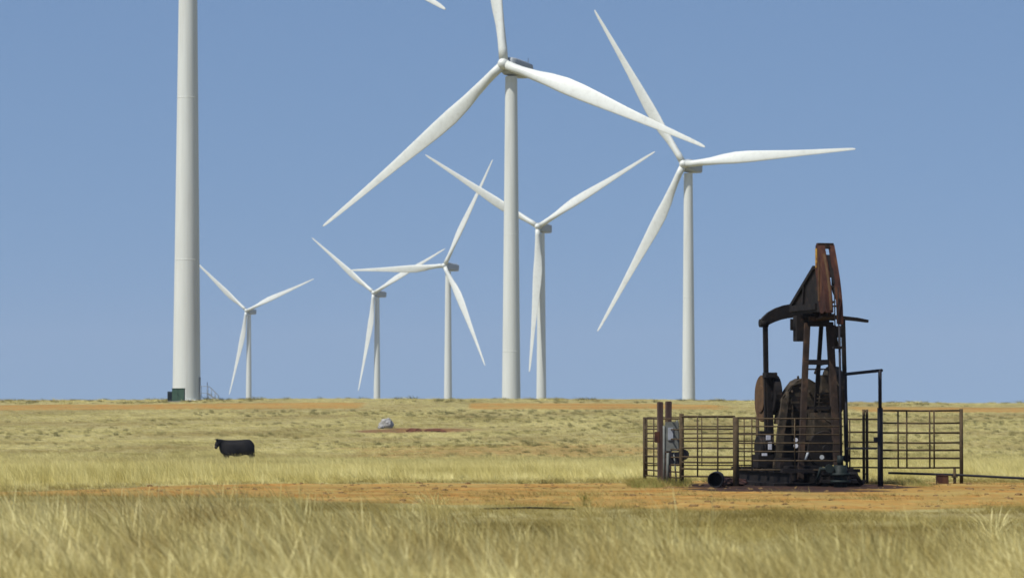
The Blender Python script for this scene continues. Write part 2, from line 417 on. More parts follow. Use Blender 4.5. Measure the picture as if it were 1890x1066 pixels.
# tall foreground grass
x, y = sample_pts(30000, 25, 62, 5)
edge = np.interp(x, [-9, -5, -1.5, 0.5, 3, 9], [47, 46.5, 44, 37, 34, 36]) + 3.0 * vnoise(x, y, 2.2, 21) + 1.5 * vnoise(x, y, 0.8, 22)
tall = y < edge
hs_ = (0.80 + 0.30 * vnoise(x, y, 1.3, 23) + 0.16 * rng.normal(size=len(x))).clip(0.35, 1.5)
hs_ *= np.interp(edge - y, [0, 2.5], [0.55, 1.0])
dmt, _, _ = masks(x, y)
k = tall & (dmt < 0.5) & (vnoise(x, y, 1.0, 24) + 0.9 * rng.random(len(x)) > -0.35)
tv = [tuft_mesh('straw_tuft', 44, 0.20, 0.62, 0.17, 0.0048, 0.24, 0.5, 100 + i, G_tall, i % 2 == 0) for i in range(8)]
tv += [tuft_mesh('stalk_tuft', 14, 0.45, 0.80, 0.16, 0.0045, 0.30, 0.3, 150 + i, G_tall, True) for i in range(2)]
scatter('tall_grass', 'tall straw coloured grass in the foreground', 'grass', pos3(x[k], y[k]),
        np.stack([hs_[k] * 0.9 + .2, hs_[k] * 0.9 + .2, hs_[k]], 1), tv)
# low sparse grass between the tall grass and the track
x, y = sample_pts(46000, 34, 92, 6)
dmt, oil, _ = masks(x, y)
k = ((dmt + 0.35 * rng.random(len(x)) < 0.66) | ((rng.random(len(x)) < .22) & (vnoise(x, y, 2.6, 61) + .6 * vnoise(x, y, .9, 62) > .15))) & (oil < 0.35) & (y < far_edge(x) + 3.5) & (vnoise(x, y, 1.4, 31) + rng.random(len(x)) > -0.4)
lv = [tuft_mesh('low_tuft', 20, 0.05, 0.17, 0.16, 0.006, 0.10, 0.5, 200 + i, G_low) for i in range(6)]
h = (0.9 + 0.5 * vnoise(x, y, 2.0, 32)).clip(0.4, 1.6)
scatter('low_grass', 'short brown grass beside the dirt track', 'grass', pos3(x[k], y[k]), np.stack([h[k]] * 3, 1), lv)
# grass on the slope behind the track
x1, y1 = sample_pts(56000, 69, 200, 9); x2, y2 = sample_pts(80000, 190, 500, 14)
x = np.concatenate([x1, x2]); y = np.concatenate([y1, y2])
dmt, oil, red = masks(x, y)
k = (np.maximum(dmt, red) + 0.5 * rng.random(len(x)) < 0.75) & (oil < 0.3) & (y > far_edge(x))
h = (0.62 + 0.22 * vnoise(x, y, 7, 41) + 0.15 * rng.normal(size=len(x))).clip(0.25, 1.3)
h *= np.interp(y, [80, 200, 260, 440, 470], [1.3, 1.15, 0.75, 0.6, 0.35]) * np.interp(y - far_edge(x), [0, 2, 6], [.3, .5, 1.0])
wd = np.interp(y, [74, 200, 500], [0.8, 1.5, 2.6])
near_pump = (np.abs(x - 6.2) < 4.6) & (y < 81); h[near_pump] *= 0.45
ck = np.hypot(x + 10.8, y - 195) < 1.2; h *= 1 + .35 * np.exp(-((y - 184) / 9.0) ** 2) * np.exp(-((x + 10) / 14.0) ** 2)
mv = [tuft_mesh('prairie_tuft', 22, 0.18, 0.50, 0.20, 0.009, 0.14, 0.4, 300 + i, G_mid) for i in range(8)]
nv = [tuft_mesh('meadow_tuft', 22, 0.18, 0.50, 0.20, 0.009, 0.14, 0.4, 350 + i, G_near) for i in range(8)]
far_ = y + 30 * vnoise(x, y, 22, 44) + 110 * rng.random(len(x)) > 235
for nm_, lb_, kk, vv in (('meadow_grass', 'taller yellow grass just behind the dirt track', k & ~far_, nv), ('prairie_grass', 'dry short prairie grass covering the upper slope', k & far_, mv)):
    scatter(nm_, lb_, 'grass', pos3(x[kk], y[kk]), np.stack([wd[kk], wd[kk], h[kk]], 1), vv)
# dark weedy clumps
x, y = sample_pts(7000, 78, 440, 10)
dmt, oil, red = masks(x, y)
k = (oil < 0.3) & (vnoise(x, y, 22, 51) + 0.5 * vnoise(x, y, 6, 52) + 0.35 * (x > -5) + .3 * rng.normal(size=len(x)) > 0.25)
sc_ = rng.uniform(0.3, 1.15, len(x)) * np.interp(y, [78, 200, 420], [0.6, 1.0, 1.5])
gv = [tuft_mesh('weed_clump', 60, 0.08, 0.30, 0.20, 0.02, 0.20, 0.6, 400 + i, G_green) for i in range(5)]
scatter('weeds', 'dark green weeds scattered over the slope', 'weeds', pos3(x[k], y[k]), np.stack([sc_[k] * 1.2, sc_[k] * 1.2, sc_[k]], 1), gv)

def stone_mesh(name, seed, mat):
    bm = bmesh.new(); bmesh.ops.create_icosphere(bm, subdivisions=2, radius=1)
    for v in bm.verts:
        v.co *= 1 + .5 * noise.noise(v.co * 1.4 + Vector((seed * 3.1, 0, 0))); v.co.z *= .6
    m = bpy.data.meshes.new(name); bm.to_mesh(m); bm.free(); m.materials.append(mat); return bpy.data.objects.new(name, m)
clod = metal_mat('clod_earth', [(0.3, (0.08, 0.045, 0.018)), (0.7, (0.24, 0.15, 0.06))], 0.95, 2.0)
x, y = sample_pts(2600, 54, 84, 5); dmt, oil, _ = masks(x, y); k = (dmt > .5) & (vnoise(x, y, 1.2, 71) + rng.random(len(x)) > .35)
sc_ = rng.lognormal(-3.8, .5, len(x)).clip(.010, .07); sc_ = np.stack([sc_ * 1.3, sc_ * 1.3, sc_], 1)
scatter('clods', 'clods of earth and small stones lying on the dirt track', 'stones', pos3(x[k], y[k]), sc_[k], [stone_mesh('clod', i, clod) for i in range(4)])
x = rng.uniform(-95, 95, 1500); y = rng.uniform(468, 500, 1500); k = vnoise(x, y, 9, 81) + .5 * vnoise(x, y, 3, 82) + .5 * rng.random(1500) > .25
sc_ = rng.lognormal(.0, .35, 1500).clip(.4, 2.4)
scatter('crest_scrub', 'tufts of scrub along the crest of the rise', 'scrub', pos3(x[k], y[k]), np.stack([sc_[k] * 1.6, sc_[k] * 1.6, sc_[k] * .8], 1), [tuft_mesh('scrub_clump', 50, 0.10, 0.42, 0.22, 0.03, 0.25, 0.6, 500 + i, G_mid if i % 2 else G_green) for i in range(5)])
x = rng.uniform(2.8, 9.6, 2600); y = rng.uniform(73.2, 80, 2600); dmt, oil, _ = masks(x, y)
k = (oil < .45) & (vnoise(x, y, .9, 91) + .7 * rng.random(2600) > np.where((x < 5.2) & (y > 75.0), -.2, .55))
scatter('pen_grass', 'weedy grass growing along the foot of the pipe fence', 'grass', pos3(x[k], y[k]), np.stack([rng.uniform(.7, 1.6, k.sum())] * 3, 1), lv + [tuft_mesh('pen_weed', 30, .05, .2, .12, .008, .12, .5, 600, G_weed)])

# ------------------------------------------------------------------ wind turbines
RB = 50.0

def blade_bm():
    mb = MB(); n = 20; st = []
    for r_, ch, th, tw in ((.7, 1.75, 1.0, 0), (3.0, 1.75, 1.0, 0), (5, 1.8, .92, 14), (8, 2.15, .62, 13), (11, 2.7, .42, 11), (15, 3.25, .3, 9), (19, 3.15, .26, 7),
                           (24, 2.65, .22, 5), (30, 2.0, .19, 3), (36, 1.5, .18, 1.5), (42, 1.1, .17, .5), (46, .85, .16, 0), (48.8, .6, .15, 0), (49.7, .35, .15, 0), (50, .12, .15, 0)):
        st.append((r_, ch, th, tw))
    vs = []
    for r_, ch, th, tw in st:
        rd = max(0.0, min(1.0, (11 - r_) / 8)); off = (1 - rd) * 0.20 * ch + 0
        t_ = R(tw)
        for k in range(n):
            a = 2 * math.pi * k / n
            cx = math.cos(a) * ch / 2
            tk = th * ch / 2 * math.sin(a) * (1 - (1 - rd) * 0.55 * max(0, (1 - math.cos(a)) / 2 if True else 0) ** 1)
            cx2 = cx - off                       # leading edge kept straight, trailing edge bulges to -x
            X = cx2 * math.cos(t_) - tk * math.sin(t_); Yd = cx2 * math.sin(t_) + tk * math.cos(t_)
            vs.append((X, r_, Yd + 0.0009 * r_ * r_))
    fs = []
    for i in range(len(st) - 1):
        for k in range(n):
            a, b = i * n + k, i * n + (k + 1) % n
            fs.append((a, b, b + n, a + n))
    mb.add(vs, fs, True)
    m = len(vs) - n; mb.f.append(tuple(range(n))); mb.sm.append(False); mb.f.append(tuple(m + k for k in range(n))); mb.sm.append(False)
    return mb

blade_mesh = None
def turbine(hub_px, d, phase, label, yaw=27, tilt=4):
    """hub_px: where the hub stands in the photo; d distance; phase of the first blade (deg, ccw from right)"""
    global blade_mesh
    YAW, TILT = R(yaw), R(tilt)
    nrm = Vector((-math.sin(YAW) * math.cos(TILT), -math.cos(YAW) * math.cos(TILT), math.sin(TILT)))
    rgt = Vector((math.cos(YAW), -math.sin(YAW), 0)); upv = nrm.cross(rgt)
    if upv.z < 0: upv = -upv
    hub = W(hub_px[0], hub_px[1], d)
    twr = hub - nrm * 2.7; tx, ty = twr.x, twr.y           # tower axis is 2.7 m behind the hub
    zb = gz(tx, ty) - 0.3
    root = empty('wind_turbine', (tx, ty, zb), 0, label, 'wind turbine', 'wind turbines on the prairie')
    H = hub.z - zb - 2.0 - 0.25
    mb = MB(); n = 48; prof = []
    r0, r1 = (2.1, 1.18) if d < 500 else (1.9, 1.16)
    prof = [(r0 + (r1 - r0) * f, f * H) for f in (0, .05, .1, .2, .3, .4, .5, .6, .7, .8, .9, 1.0)]
    vs = [(r_ * math.cos(2 * math.pi * k / n), r_ * math.sin(2 * math.pi * k / n), z_) for r_, z_ in prof for k in range(n)]
    fs = [(i * n + k, i * n + (k + 1) % n, (i + 1) * n + (k + 1) % n, (i + 1) * n + k) for i in range(len(prof) - 1) for k in range(n)]
    mb.add(vs, fs, True); mb.tube([(0, 0, -.2), (0, 0, .4)], r0 + .35, 40)
    for f in (.27, .58, .985):
        rr = r0 + (r1 - r0) * f + .007; mb.tube([(0, 0, f * H), (0, 0, f * H + .12)], rr, 48)
    mb.build('tower', M['turbine_white'], root)
    # nacelle: rounded box lofted along the axis
    axis = Matrix((rgt, upv, nrm)).transposed()
    hl = hub - Vector((tx, ty, zb))
    def loc(a, b, c): return hl + rgt * a + upv * b + nrm * c
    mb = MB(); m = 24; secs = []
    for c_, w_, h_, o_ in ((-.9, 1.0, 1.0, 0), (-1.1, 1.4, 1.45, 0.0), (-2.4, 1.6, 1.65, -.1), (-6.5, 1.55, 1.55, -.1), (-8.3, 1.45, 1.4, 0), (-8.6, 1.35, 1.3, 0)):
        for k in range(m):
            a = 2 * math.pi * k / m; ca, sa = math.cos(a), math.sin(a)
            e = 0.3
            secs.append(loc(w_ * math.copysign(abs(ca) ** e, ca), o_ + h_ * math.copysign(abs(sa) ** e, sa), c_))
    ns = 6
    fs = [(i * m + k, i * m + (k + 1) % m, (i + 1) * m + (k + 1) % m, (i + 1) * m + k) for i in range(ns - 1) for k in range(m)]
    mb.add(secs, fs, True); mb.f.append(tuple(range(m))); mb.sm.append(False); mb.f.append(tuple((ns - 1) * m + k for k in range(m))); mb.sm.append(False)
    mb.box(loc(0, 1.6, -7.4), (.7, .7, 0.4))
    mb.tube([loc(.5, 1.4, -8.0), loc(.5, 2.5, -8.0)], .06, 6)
    nac = mb.build('nacelle', M['nacelle_shade_grey'], root)
    mb = MB(); secs = []; P = [(1.35, .0), (1.27, .3), (1.0, .8), (.7, 1.0), (0.0, 1.1), (-1.25, 1.0)]
    for c_, r_ in P:
        for k in range(20):
            a = 2 * math.pi * k / 20; secs.append(loc(r_ * math.cos(a), r_ * math.sin(a), c_))
    fs = [(i * 20 + k, i * 20 + (k + 1) % 20, (i + 1) * 20 + (k + 1) % 20, (i + 1) * 20 + k) for i in range(len(P) - 1) for k in range(20)]
    mb.add(secs, fs, True); mb.build('hub', M['turbine_white'], root)
    for j in range(3):
        th = R(phase + 120 * j)
        rad = rgt * math.cos(th) + upv * math.sin(th)
        tan = rgt * math.sin(th) - upv * math.cos(th)      # clockwise = leading side
        if blade_mesh is None:
            o = blade_bm().build('blade', M['turbine_white'], root); blade_mesh = o.data
        else:
            o = bpy.data.objects.new('blade', blade_mesh); C.objects.link(o); o.parent = root
        mt = Matrix((tan, rad, nrm)).transposed().to_4x4()
        if mt.determinant() < 0: mt = Matrix((tan, rad, -nrm)).transposed().to_4x4()
        mt.translation = hl
        o.matrix_local = mt
    return root, H

t_left, HL = turbine((334, -255), 482, -29.5, 'closest turbine, thick white tower cut off by the picture top, green cabinet at its foot', 19, 4)
turbine((930, 118), 627, 338.0, 'large white turbine near the middle, its blades reaching highest over the field', 32, 5)
turbine((1262, 303), 857, 2.0, 'rightmost white turbine, one blade pointing level to the right', 29, 3)
turbine((993, 418), 1111, 28.7, 'turbine just right of the large middle tower, its blades in a wide Y', 25, 3)
turbine((820, 490), 1370, 61, 'turbine left of the large middle tower with one blade pointing level to the left', 36, 5)
turbine((690, 540), 1636, 24.5, 'small far turbine whose right blade crosses behind the level blade of its neighbour', 36, 5)
turbine((455, 573), 1900, 20.5, 'smallest and lowest turbine, next to the thick cut off tower, above the cow', 28, 4)

# door and stair of the near turbine
mb = MB(); tw = 2.05
mb.box((tw - 0.02, -0.35, 2.6), (.16, .95, 2.3)); d_ = mb.build('door', M['steel_grey'], t_left, .02)
mb = MB(); st0 = Vector((tw + .1, -.35, 0.3))
mb.box((tw + .62, -.35, 1.36), (1.1, 1.2, .06))
for i in range(7): mb.box((tw + 1.25 + i * .25, -.35, 1.18 - i * .19), (.26, 1.0, .035))
for yy in (-.93, .23):
    mb.tube([(tw + .1, yy, 2.4), (tw + 1.15, yy, 2.4), (tw + 1.5, yy, 2.25), (tw + 2.4, yy, 1.35), (tw + 2.75, yy, 1.0), (tw + 2.8, yy, .1)], .035, 6)
    mb.bar((tw + 1.15, yy, 1.35), (tw + 2.9, yy, .05), .05, .16)
    for xx, z0, z1 in ((.15, 0, 2.4), (1.15, 0, 2.4), (1.7, .9, 2.05), (2.25, .5, 1.5)): mb.tube([(tw + xx, yy, z0), (tw + xx, yy, z1)], .03, 6)
mb.tube([(tw + 1.0, .35, 0), (tw + 1.0, .35, 3.0)], .05, 6)
mb.build('stair', M['steel_grey'], t_left)

# green transformer cabinet
c = W(326, 733, 474); bz = gz(c.x, c.y)
cab = empty('transformer_cabinet', (c.x, c.y, bz), 0, 'dark green electrical cabinet at the foot of the thick cut off tower', 'electrical cabinet')
mb = MB(); mb.box((.28, 0, .95), (1.75, 1.6, 1.9)); mb.box((.28, 0, 1.93), (1.85, 1.7, .08)); mb.build('body', M['green_paint'], cab, .02)
mb = MB(); mb.box((-.95, .1, .75), (.68, 1.1, 1.5))
for i in range(6): mb.box((-.95, -.5, .25 + i * .2), (.62, .1, .06))
mb.build('radiator', M['louvre'], cab)
mb = MB(); mb.box((0, 0, .03), (2.8, 2.0, .12)); mb.build('plinth', M['boulder'], cab)
mb = MB(); mb.box((.25, -.815, 1.0), (.03, .03, 1.7)); mb.box((.33, -.83, 1.0), (.04, .05, .2)); mb.build('door', M['dark_green'], cab)

# ------------------------------------------------------------------ pump jack
A = R(13); DP = 76.0
pr = W(1503, 892, DP); pz = gz(pr.x, pr.y)
vhat = Vector((math.cos(A), math.sin(A), 0)); uhat = Vector((math.sin(A), -math.cos(A), 0))
pump = empty('pump_jack', (pr.x, pr.y, pz), A, 'rusty dark oil pump jack with upright horsehead, standing inside the pipe fence', 'pump jack')
def S(px, py, s):
    """local point (v, -s, z) of the pump whose picture is px,py at axial place s"""
    v = 0.0
    for _ in range(4):
        Y = DP + v * vhat.y + s * uhat.y
        w = W(px, py, Y)
        v = (w.x - pr.x - s * uhat.x) / vhat.x
    return Vector((v, -s, w.z - pz))
DI, BI = M['dark_iron'], M['brown_iron']
# samson post
def leg(a, b, w=.13):
    mb = MB(); mb.bar(a, b, w, w * .9, (0, 1, 0))
    d = (Vector(b) - Vector(a)); 
    return mb
leg(S(1490, 596, .12), S(1477, 884, .55), .125).build('leg', BI, pump)
leg(S(1531, 596, .12), S(1547, 884, .55), .15).build('leg', BI, pump)
leg(S(1516, 598, -.1), S(1498, 870, -1.3), .085).build('leg', DI, pump)
mb = MB(); mb.bar(S(1484, 668, .23), S(1537, 668, .23), .1, .12); mb.build('cross_brace', DI, pump)
mb = MB(); mb.bar(S(1484, 681, .25), S(1538, 681, .25), .04, .035); mb.build('cross_brace', DI, pump)
mb = MB(); mb.bar(S(1481, 752, .33), S(1542, 752, .33), .08, .07); mb.build('cross_brace', DI, pump)
mb = MB(); mb.bar(S(1479, 815, .4), S(1544, 815, .4), .08, .07); mb.build('cross_brace', DI, pump)
mb = MB(); mb.box(S(1510, 598, 0), (.62, .42, .10)); mb.box(S(1510, 588, 0), (.46, .30, .18)); mb.tube([S(1484, 585, 0), S(1540, 585, 0)], .085, 14)
mb.box(S(1477, 606, -.1), (.26, .3, .60)); mb.bar(S(1461, 588, -.1), S(1461, 608, -.1), .06, .06); mb.bar(S(1459, 607, -.1), S(1475, 607, -.1), .06, .06)
mb.box(S(1543, 612, .05), (.24, .3, .26)); mb.tube([S(1536, 600, .1), S(1541, 640, .1)], .09, 10)
mb.build('saddle_bearing', DI, pump, .008)
# walking beam
mb = MB()
b0, b1 = S(1492, 585, -1.6), S(1530, 570, 1.5)
ax = (b1 - b0).normalized()
mb.bar(b0, b1, .05, .34)
for o_ in (.17, -.17):
    mb.bar(b0 + Vector((0, 0, o_)), b1 + Vector((0, 0, o_)), .30, .035)
for k in (.15, .35, .6, .85): 
    c_ = b0.lerp(b1, k); mb.box(c_, (.28, .03, .33))
mb.box(S(1486, 569, .2), (.10, 1.5, .10)); mb.box(S(1506, 588, .45), (.34, .06, .10))
mb.build('walking_beam', BI, pump)
# horsehead
arc = []
for i in range(13):
    t = i / 12; arc.append((1.34 + .62 * math.sin(math.pi / 2 * min(1, t * 1.02)), 5.55 - 1.84 * t))
def ht(p): return p
side = [(1.02, 5.50)] + arc + [(1.62, 3.73), (1.30, 4.05), (1.1, 4.12), (-.55, 4.12), (-.60, 4.22), (.95, 4.98)]
side_r = [(1.22, 5.50)] + arc + [(1.74, 3.70), (1.55, 4.25), (1.25, 4.5), (1.2, 4.98)]
wl_, wr_ = -.19, .19
def vaxis(px, s, row=520): return S(px, row, s).x
vc = vaxis(1527, 1.45)
# plates: ex = toward the camera (local -y), ey = up
mb = MB(); mb.prism([(1.22, 5.50)] + arc[:11] + [(1.66, 3.95), (1.50, 4.0), (1.20, 4.98)], (vc + wl_, 0, 0), (0, -1, 0), (0, 0, 1), (1, 0, 0), .035)
mb.bar((vc + wl_, -1.23, 5.49), (vc + wl_, -1.34, 5.56), .04, .05)
hh = mb.build('horsehead', M['rust'], pump)
mb = MB(); mb.prism([(1.195, 5.02), (1.49, 4.0), (-.55, 4.0), (-.62, 4.22), (1.12, 5.06)], (vc + wl_, 0, 0), (0, -1, 0), (0, 0, 1), (1, 0, 0), .03)
mb.bar((vc + wl_ - .03, -1.16, 5.03), (vc + wl_ - .03, .62, 4.17), .07, .09)
mb.bar((vc + wl_ - .03, .60, 4.13), (vc + wl_ - .03, -1.3, 4.13), .07, .14)
mb.bar((vc + wl_ - .03, -.35, 4.20), (vc + wl_ - .03, -.45, 4.70), .06, .06)
mb.build('brace', DI, hh)
mb = MB(); mb.box((vc + wl_ - .022, -1.29, 5.24), (.012, .12, .44)); mb.build('paint_patch', M['yellow_paint'], hh)
mb = MB(); mb.box((vc + wl_ - .03, -1.50, 4.70), (.03, .05, 0.9)); mb.build('rib', M['rust_brown'], hh)
mb = MB(); mb.prism(side_r, (vc + wr_, 0, 0), (0, -1, 0), (0, 0, 1), (1, 0, 0), .035); mb.build('side_plate', M['rust'], hh)
def strip(v0, v1, t0, t1, mat, off=0.0, nm='face_plate'):
    mb = MB(); n = 14
    pts = []
    for i in range(n + 1):
        t = t0 + (t1 - t0) * i / n
        s_ = 1.34 + .62 * math.sin(math.pi / 2 * min(1, t * 1.02)) + .012 + off; z_ = 5.55 - 1.84 * t
        pts.append((s_, z_))
    vs = []
    for s_, z_ in pts: vs += [(vc + v0, -s_, z_), (vc + v1, -s_, z_), (vc + v0, -s_ + .03, z_), (vc + v1, -s_ + .03, z_)]
    fs = []
    for i in range(n):
        a = 4 * i
        fs += [(a, a + 1, a + 5, a + 4), (a + 2, a + 6, a + 7, a + 3), (a, a + 4, a + 6, a + 2), (a + 1, a + 3, a + 7, a + 5)]
    fs += [(0, 2, 3, 1), (4 * n, 4 * n + 1, 4 * n + 3, 4 * n + 2)]
    mb.add(vs, fs); return mb.build(nm, mat, hh)
strip(-.205, -.03, .0, .86, M['rust']); strip(.055, .205, .0, 1.0, M['rust'])
strip(-.02, .06, .13, .42, DI, -.03); pass
strip(-.11, -.06, .12, .83, M['rust_brown'], .016, 'rib'); strip(.02, .075, .3, .5, DI, .0)
mb = MB(); mb.box((vc, -1.29, 5.56), (.37, .15, .05)); mb.box((vc + .02, -1.37, 5.50), (.09, .1, .10)); mb.build('top_cap', BI, hh)
mb = MB(); mb.tube([(vc - .2, -1.75, 4.55), (vc + .2, -1.75, 4.55)], .045, 8); mb.build('cross_bolt', DI, hh)
mb = MB(); mb.tube([(vc - .2, -1.8, 4.12), (vc + .2, -1.8, 4.12)], .02, 8)
mb.build('cross_bolt', DI, hh)
# bridle, carrier bar and rod
sB = 1.99
mb = MB()
for px0, px1 in ((1540, 1541.5), (1547, 1548)): mb.tube([S(px0, 530, sB), S(px1, 640, sB)], .014, 6)
mb.build('bridle_cable', DI, pump)
mb = MB(); mb.box(S(1545, 641, sB), (.2, .1, .06)); mb.build('carrier_bar', DI, pump)
mb = MB(); mb.tube([S(1549, 600, sB), S(1551, 720, sB), S(1553, 868, sB)], .03, 8); mb.build('polished_rod', M['pipe_black'], pump)
# equaliser: arched bar across the beam's tail
def arc_bar(pts, s, th, depth, mat, name, par):
    P = [S(a, b, s) for a, b in pts]; mb = MB()
    for i in range(len(P) - 1):
        mb.bar(P[i] - (P[i + 1] - P[i]) * .02, P[i + 1] + (P[i + 1] - P[i]) * .02, depth, th[i] , (0, 0, 1), depth, th[i + 1])
    return mb.build(name, mat, par)
eq = arc_bar([(1407, 597), (1413, 592), (1423, 585), (1436, 579), (1450, 575), (1465, 573), (1482, 573), (1510, 577)], -1.5, [.16, .22, .27, .30, .32, .33, .34, .3], .16, DI, 'equalizer', pump)
arc_bar([(1510, 580), (1540, 585), (1560, 587), (1580, 589), (1601, 592.5)], -1.5, [.2, .10, .09, .085, .065], .14, DI, 'equalizer_arm', eq)
mb = MB(); mb.tube([S(1402, 596, -1.5), S(1417, 596, -1.5)], .1, 14); mb.build('end_bearing', DI, eq)
# pitmans
mb = MB(); mb.bar(S(1412.5, 596, -1.5), S(1416, 850, -1.75), .10, .11, (0, 1, 0)); mb.build('pitman', DI, pump)
mb = MB(); mb.bar(S(1556, 590, -1.5), S(1563, 850, -1.75), .085, .09, (0, 1, 0)); mb.tube([S(1563, 845, -1.8), S(1563, 845, -1.5)], .1, 10); mb.build('pitman', DI, pump)
# cranks with counterweights
def half_moon(cx, cy, s, r, a0, a1):
    o = S(cx, cy, s); out = []
    for i in range(19):
        t = a0 + (a1 - a0) * i / 18; out.append((r * math.cos(t), r * math.sin(t)))
    return o, out
def counterweight(cx, cy, s, r, th, mat, name='counterweight', flat=.75):
    o = S(cx, cy, s); out = []
    for i in range(28):
        t = 2 * math.pi * i / 28; x_, y_ = r * math.cos(t), r * math.sin(t)
        if x_ < -r * flat: x_ = -r * flat
        out.append((x_, y_))
    mb = MB(); mb.prism(out, o, (0, -1, 0), (0, 0, 1), (1, 0, 0), th)
    mb.prism([(a * .6, b * .6) for a, b in out], o - Vector((th / 2 + .015, 0, 0)), (0, -1, 0), (0, 0, 1), (1, 0, 0), .03)
    return mb.build(name, mat, pump, .012)
counterweight(1407, 735, -2.1, .56, .06, M['rust_brown'], flat=.95)
counterweight(1427, 728, -1.75, .48, .17, DI)
mb = MB(); mb.box(S(1421, 692, -1.5), (.28, .3, .13)); mb.bar(S(1418, 695, -1.6), S(1422, 850, -1.7), .14, .22, (0, 1, 0)); mb.build('crank', DI, pump, .01)
counterweight(1537, 722, -1.5, .60, .24, M['guard_grey'])
mb = MB(); mb.bar(S(1524, 700, -1.4), S(1530, 850, -1.6), .16, .3, (0, 1, 0)); mb.build('crank', DI, pump, .01)
# gearbox and its bell shaped guard
ol = [(1433, 782), (1436, 752), (1443, 733), (1453, 716), (1463, 703), (1473, 698), (1486, 699), (1498, 706), (1508, 722), (1518, 742), (1523, 782)]
P = [S(a, b, -1.5) for a, b in ol]; mb = MB(); mb.prism([(p.x, p.z) for p in P], (0, 1.45, 0), (1, 0, 0), (0, 0, 1), (0, 1, 0), .55)
mb.tube([S(1473, 693, -1.4), S(1473, 700, -1.4)], .03, 8)
mb.tube([S(1440, 740, -1.15), S(1460, 712, -1.15), S(1480, 706, -1.15)], .03, 8)
for px_, py_ in ((1446, 742), (1462, 722), (1478, 716), (1494, 722), (1506, 742)): mb.tube([S(px_, py_, -1.16), S(px_, py_, -1.11)], .035, 8)
mb.build('gearbox', M['guard_grey'], pump, .02)
mb = MB(); mb.box(S(1476, 800, -1.5), (.95, .5, .55)); mb.box(S(1472, 745, -1.15), (.28, .05, .35)); mb.box(S(1475, 840, -1.5), (1.15, .7, .5)); mb.build('gearbox_base', DI, pump, .01)
mb = MB(); mb.bar(S(1449, 735, -1.05), S(1431, 876, -.9), .17, .10, (0, 1, 0)); mb.build('guard_leg', M['guard_grey'], pump)
mb = MB(); mb.bar(S(1462, 742, -1.0), S(1463, 800, -1.0), .03, .03, (0, 1, 0)); mb.bar(S(1456, 742, -1.0), S(1484, 742, -1.0), .05, .05); mb.bar(S(1484, 742, -1.0), S(1484, 800, -1.0), .03, .03, (0, 1, 0))
mb.box(S(1470, 790, -1.0), (.2, .03, .1)); mb.tube([S(1452, 722, -1.0), S(1458, 752, -1.0)], .045, 8)
mb.build('belt_guard', M['guard_grey'], pump)
mb = MB(); mb.tube([S(1469, 811, -1.08), S(1469, 811, -1.0)], .05, 12); mb.tube([S(1469, 822, -1.08), S(1469, 822, -1.0)], .055, 12); mb.build('pale_gap_disc', M['pale_light'], pump)  # pale discs added where light shows through a gap in the machinery
# engine with flywheel to the right of the gearbox
mb = MB(); mb.box(S(1518, 800, -.9), (.62, .7, 1.0)); mb.box(S(1524, 745, -.9), (.40, .5, .5)); mb.box(S(1524, 708, -.95), (.28, .3, .42))
for i in range(7): mb.box(S(1524, 728 + i * 7, -.62), (.44, .06, .03))
mb.tube([S(1505, 690, -.9), S(1512, 672, -.9), S(1526, 668, -.9)], .05, 8)
mb.tube([S(1541, 770, -.5), S(1546, 800, -.5), S(1540, 840, -.5)], .035, 8); mb.tube([S(1520, 770, -.45), S(1538, 784, -.4)], .03, 8)
mb.build('engine', M['guard_grey'], pump, .01)
mb = MB(); o = S(1522, 828, -.35)
mb.tube([o + Vector((0, .05, 0)), o - Vector((0, .05, 0))], .42, 30)
mb.tube([o + Vector((0, .09, 0)), o - Vector((0, .12, 0))], .09, 14); mb.build('flywheel', DI, pump, .01)
for px_, py_, r_ in ((1538, 783, .04), (1540, 800, .03), (1517, 843, .055)):
    mb = MB(); mb.tube([S(px_, py_, -.2), S(px_, py_, -.12)], r_, 10); mb.build('fitting', M['nacelle_shade_grey'], pump)
mb = MB(); mb.tube([S(1487, 848, -.2), S(1492, 832, -.2)], .03, 8); mb.build('hose', M['nacelle_shade_grey'], pump)
# motor on the left of the skid
mb = MB(); mb.tube([S(1398, 825, -1.2), S(1424, 825, -1.2)], .27, 20); mb.box(S(1411, 850, -1.2), (.46, .5, .3)); mb.box(S(1410, 800, -1.2), (.25, .2, .14))
for i in range(5): mb.tube([S(1401 + i * 5, 825, -1.2), S(1403 + i * 5, 825, -1.2)], .29, 20)
mo = mb.build('motor', DI, pump, .006)
mb = MB(); mb.box(S(1418, 806, -.85), (.10, .04, .13)); mb.box(S(1421, 822, -.85), (.08, .04, .18)); mb.box(S(1411, 838, -.85), (.12, .04, .06)); mb.build('motor_highlight', M['pale_light'], mo)  # pale plates standing in for bright highlights on the motor
# skid
mb = MB()
for v_ in (-.95, -.25, .45):
    mb.bar((v_, 3.0, .20), (v_, -1.2, .20), .05, .24)
    mb.bar((v_, 3.0, .32), (v_, -1.2, .32), .16, .03); mb.bar((v_, 3.0, .08), (v_, -1.2, .08), .16, .03)
for s_ in (1.1, .4, -.4, -1.1, -2.0, -2.8): mb.bar((-1.15, -s_, .36), (.72, -s_, .36), .16, .08)
mb.box((-.25, 1.0, .02), (2.1, 4.0, .10)); mb.box((.25, -1.0, .12), (1.1, .7, .06))
mb.build('skid', DI, pump)
mb = MB(); mb.box(S(1482, 866, .2), (.8, .5, .18)); mb.box(S(1447, 856, -.3), (.3, .4, .3)); mb.tube([S(1500, 876, .9), S(1530, 876, .9)], .045, 8); mb.build('base_block', DI, pump, .01)

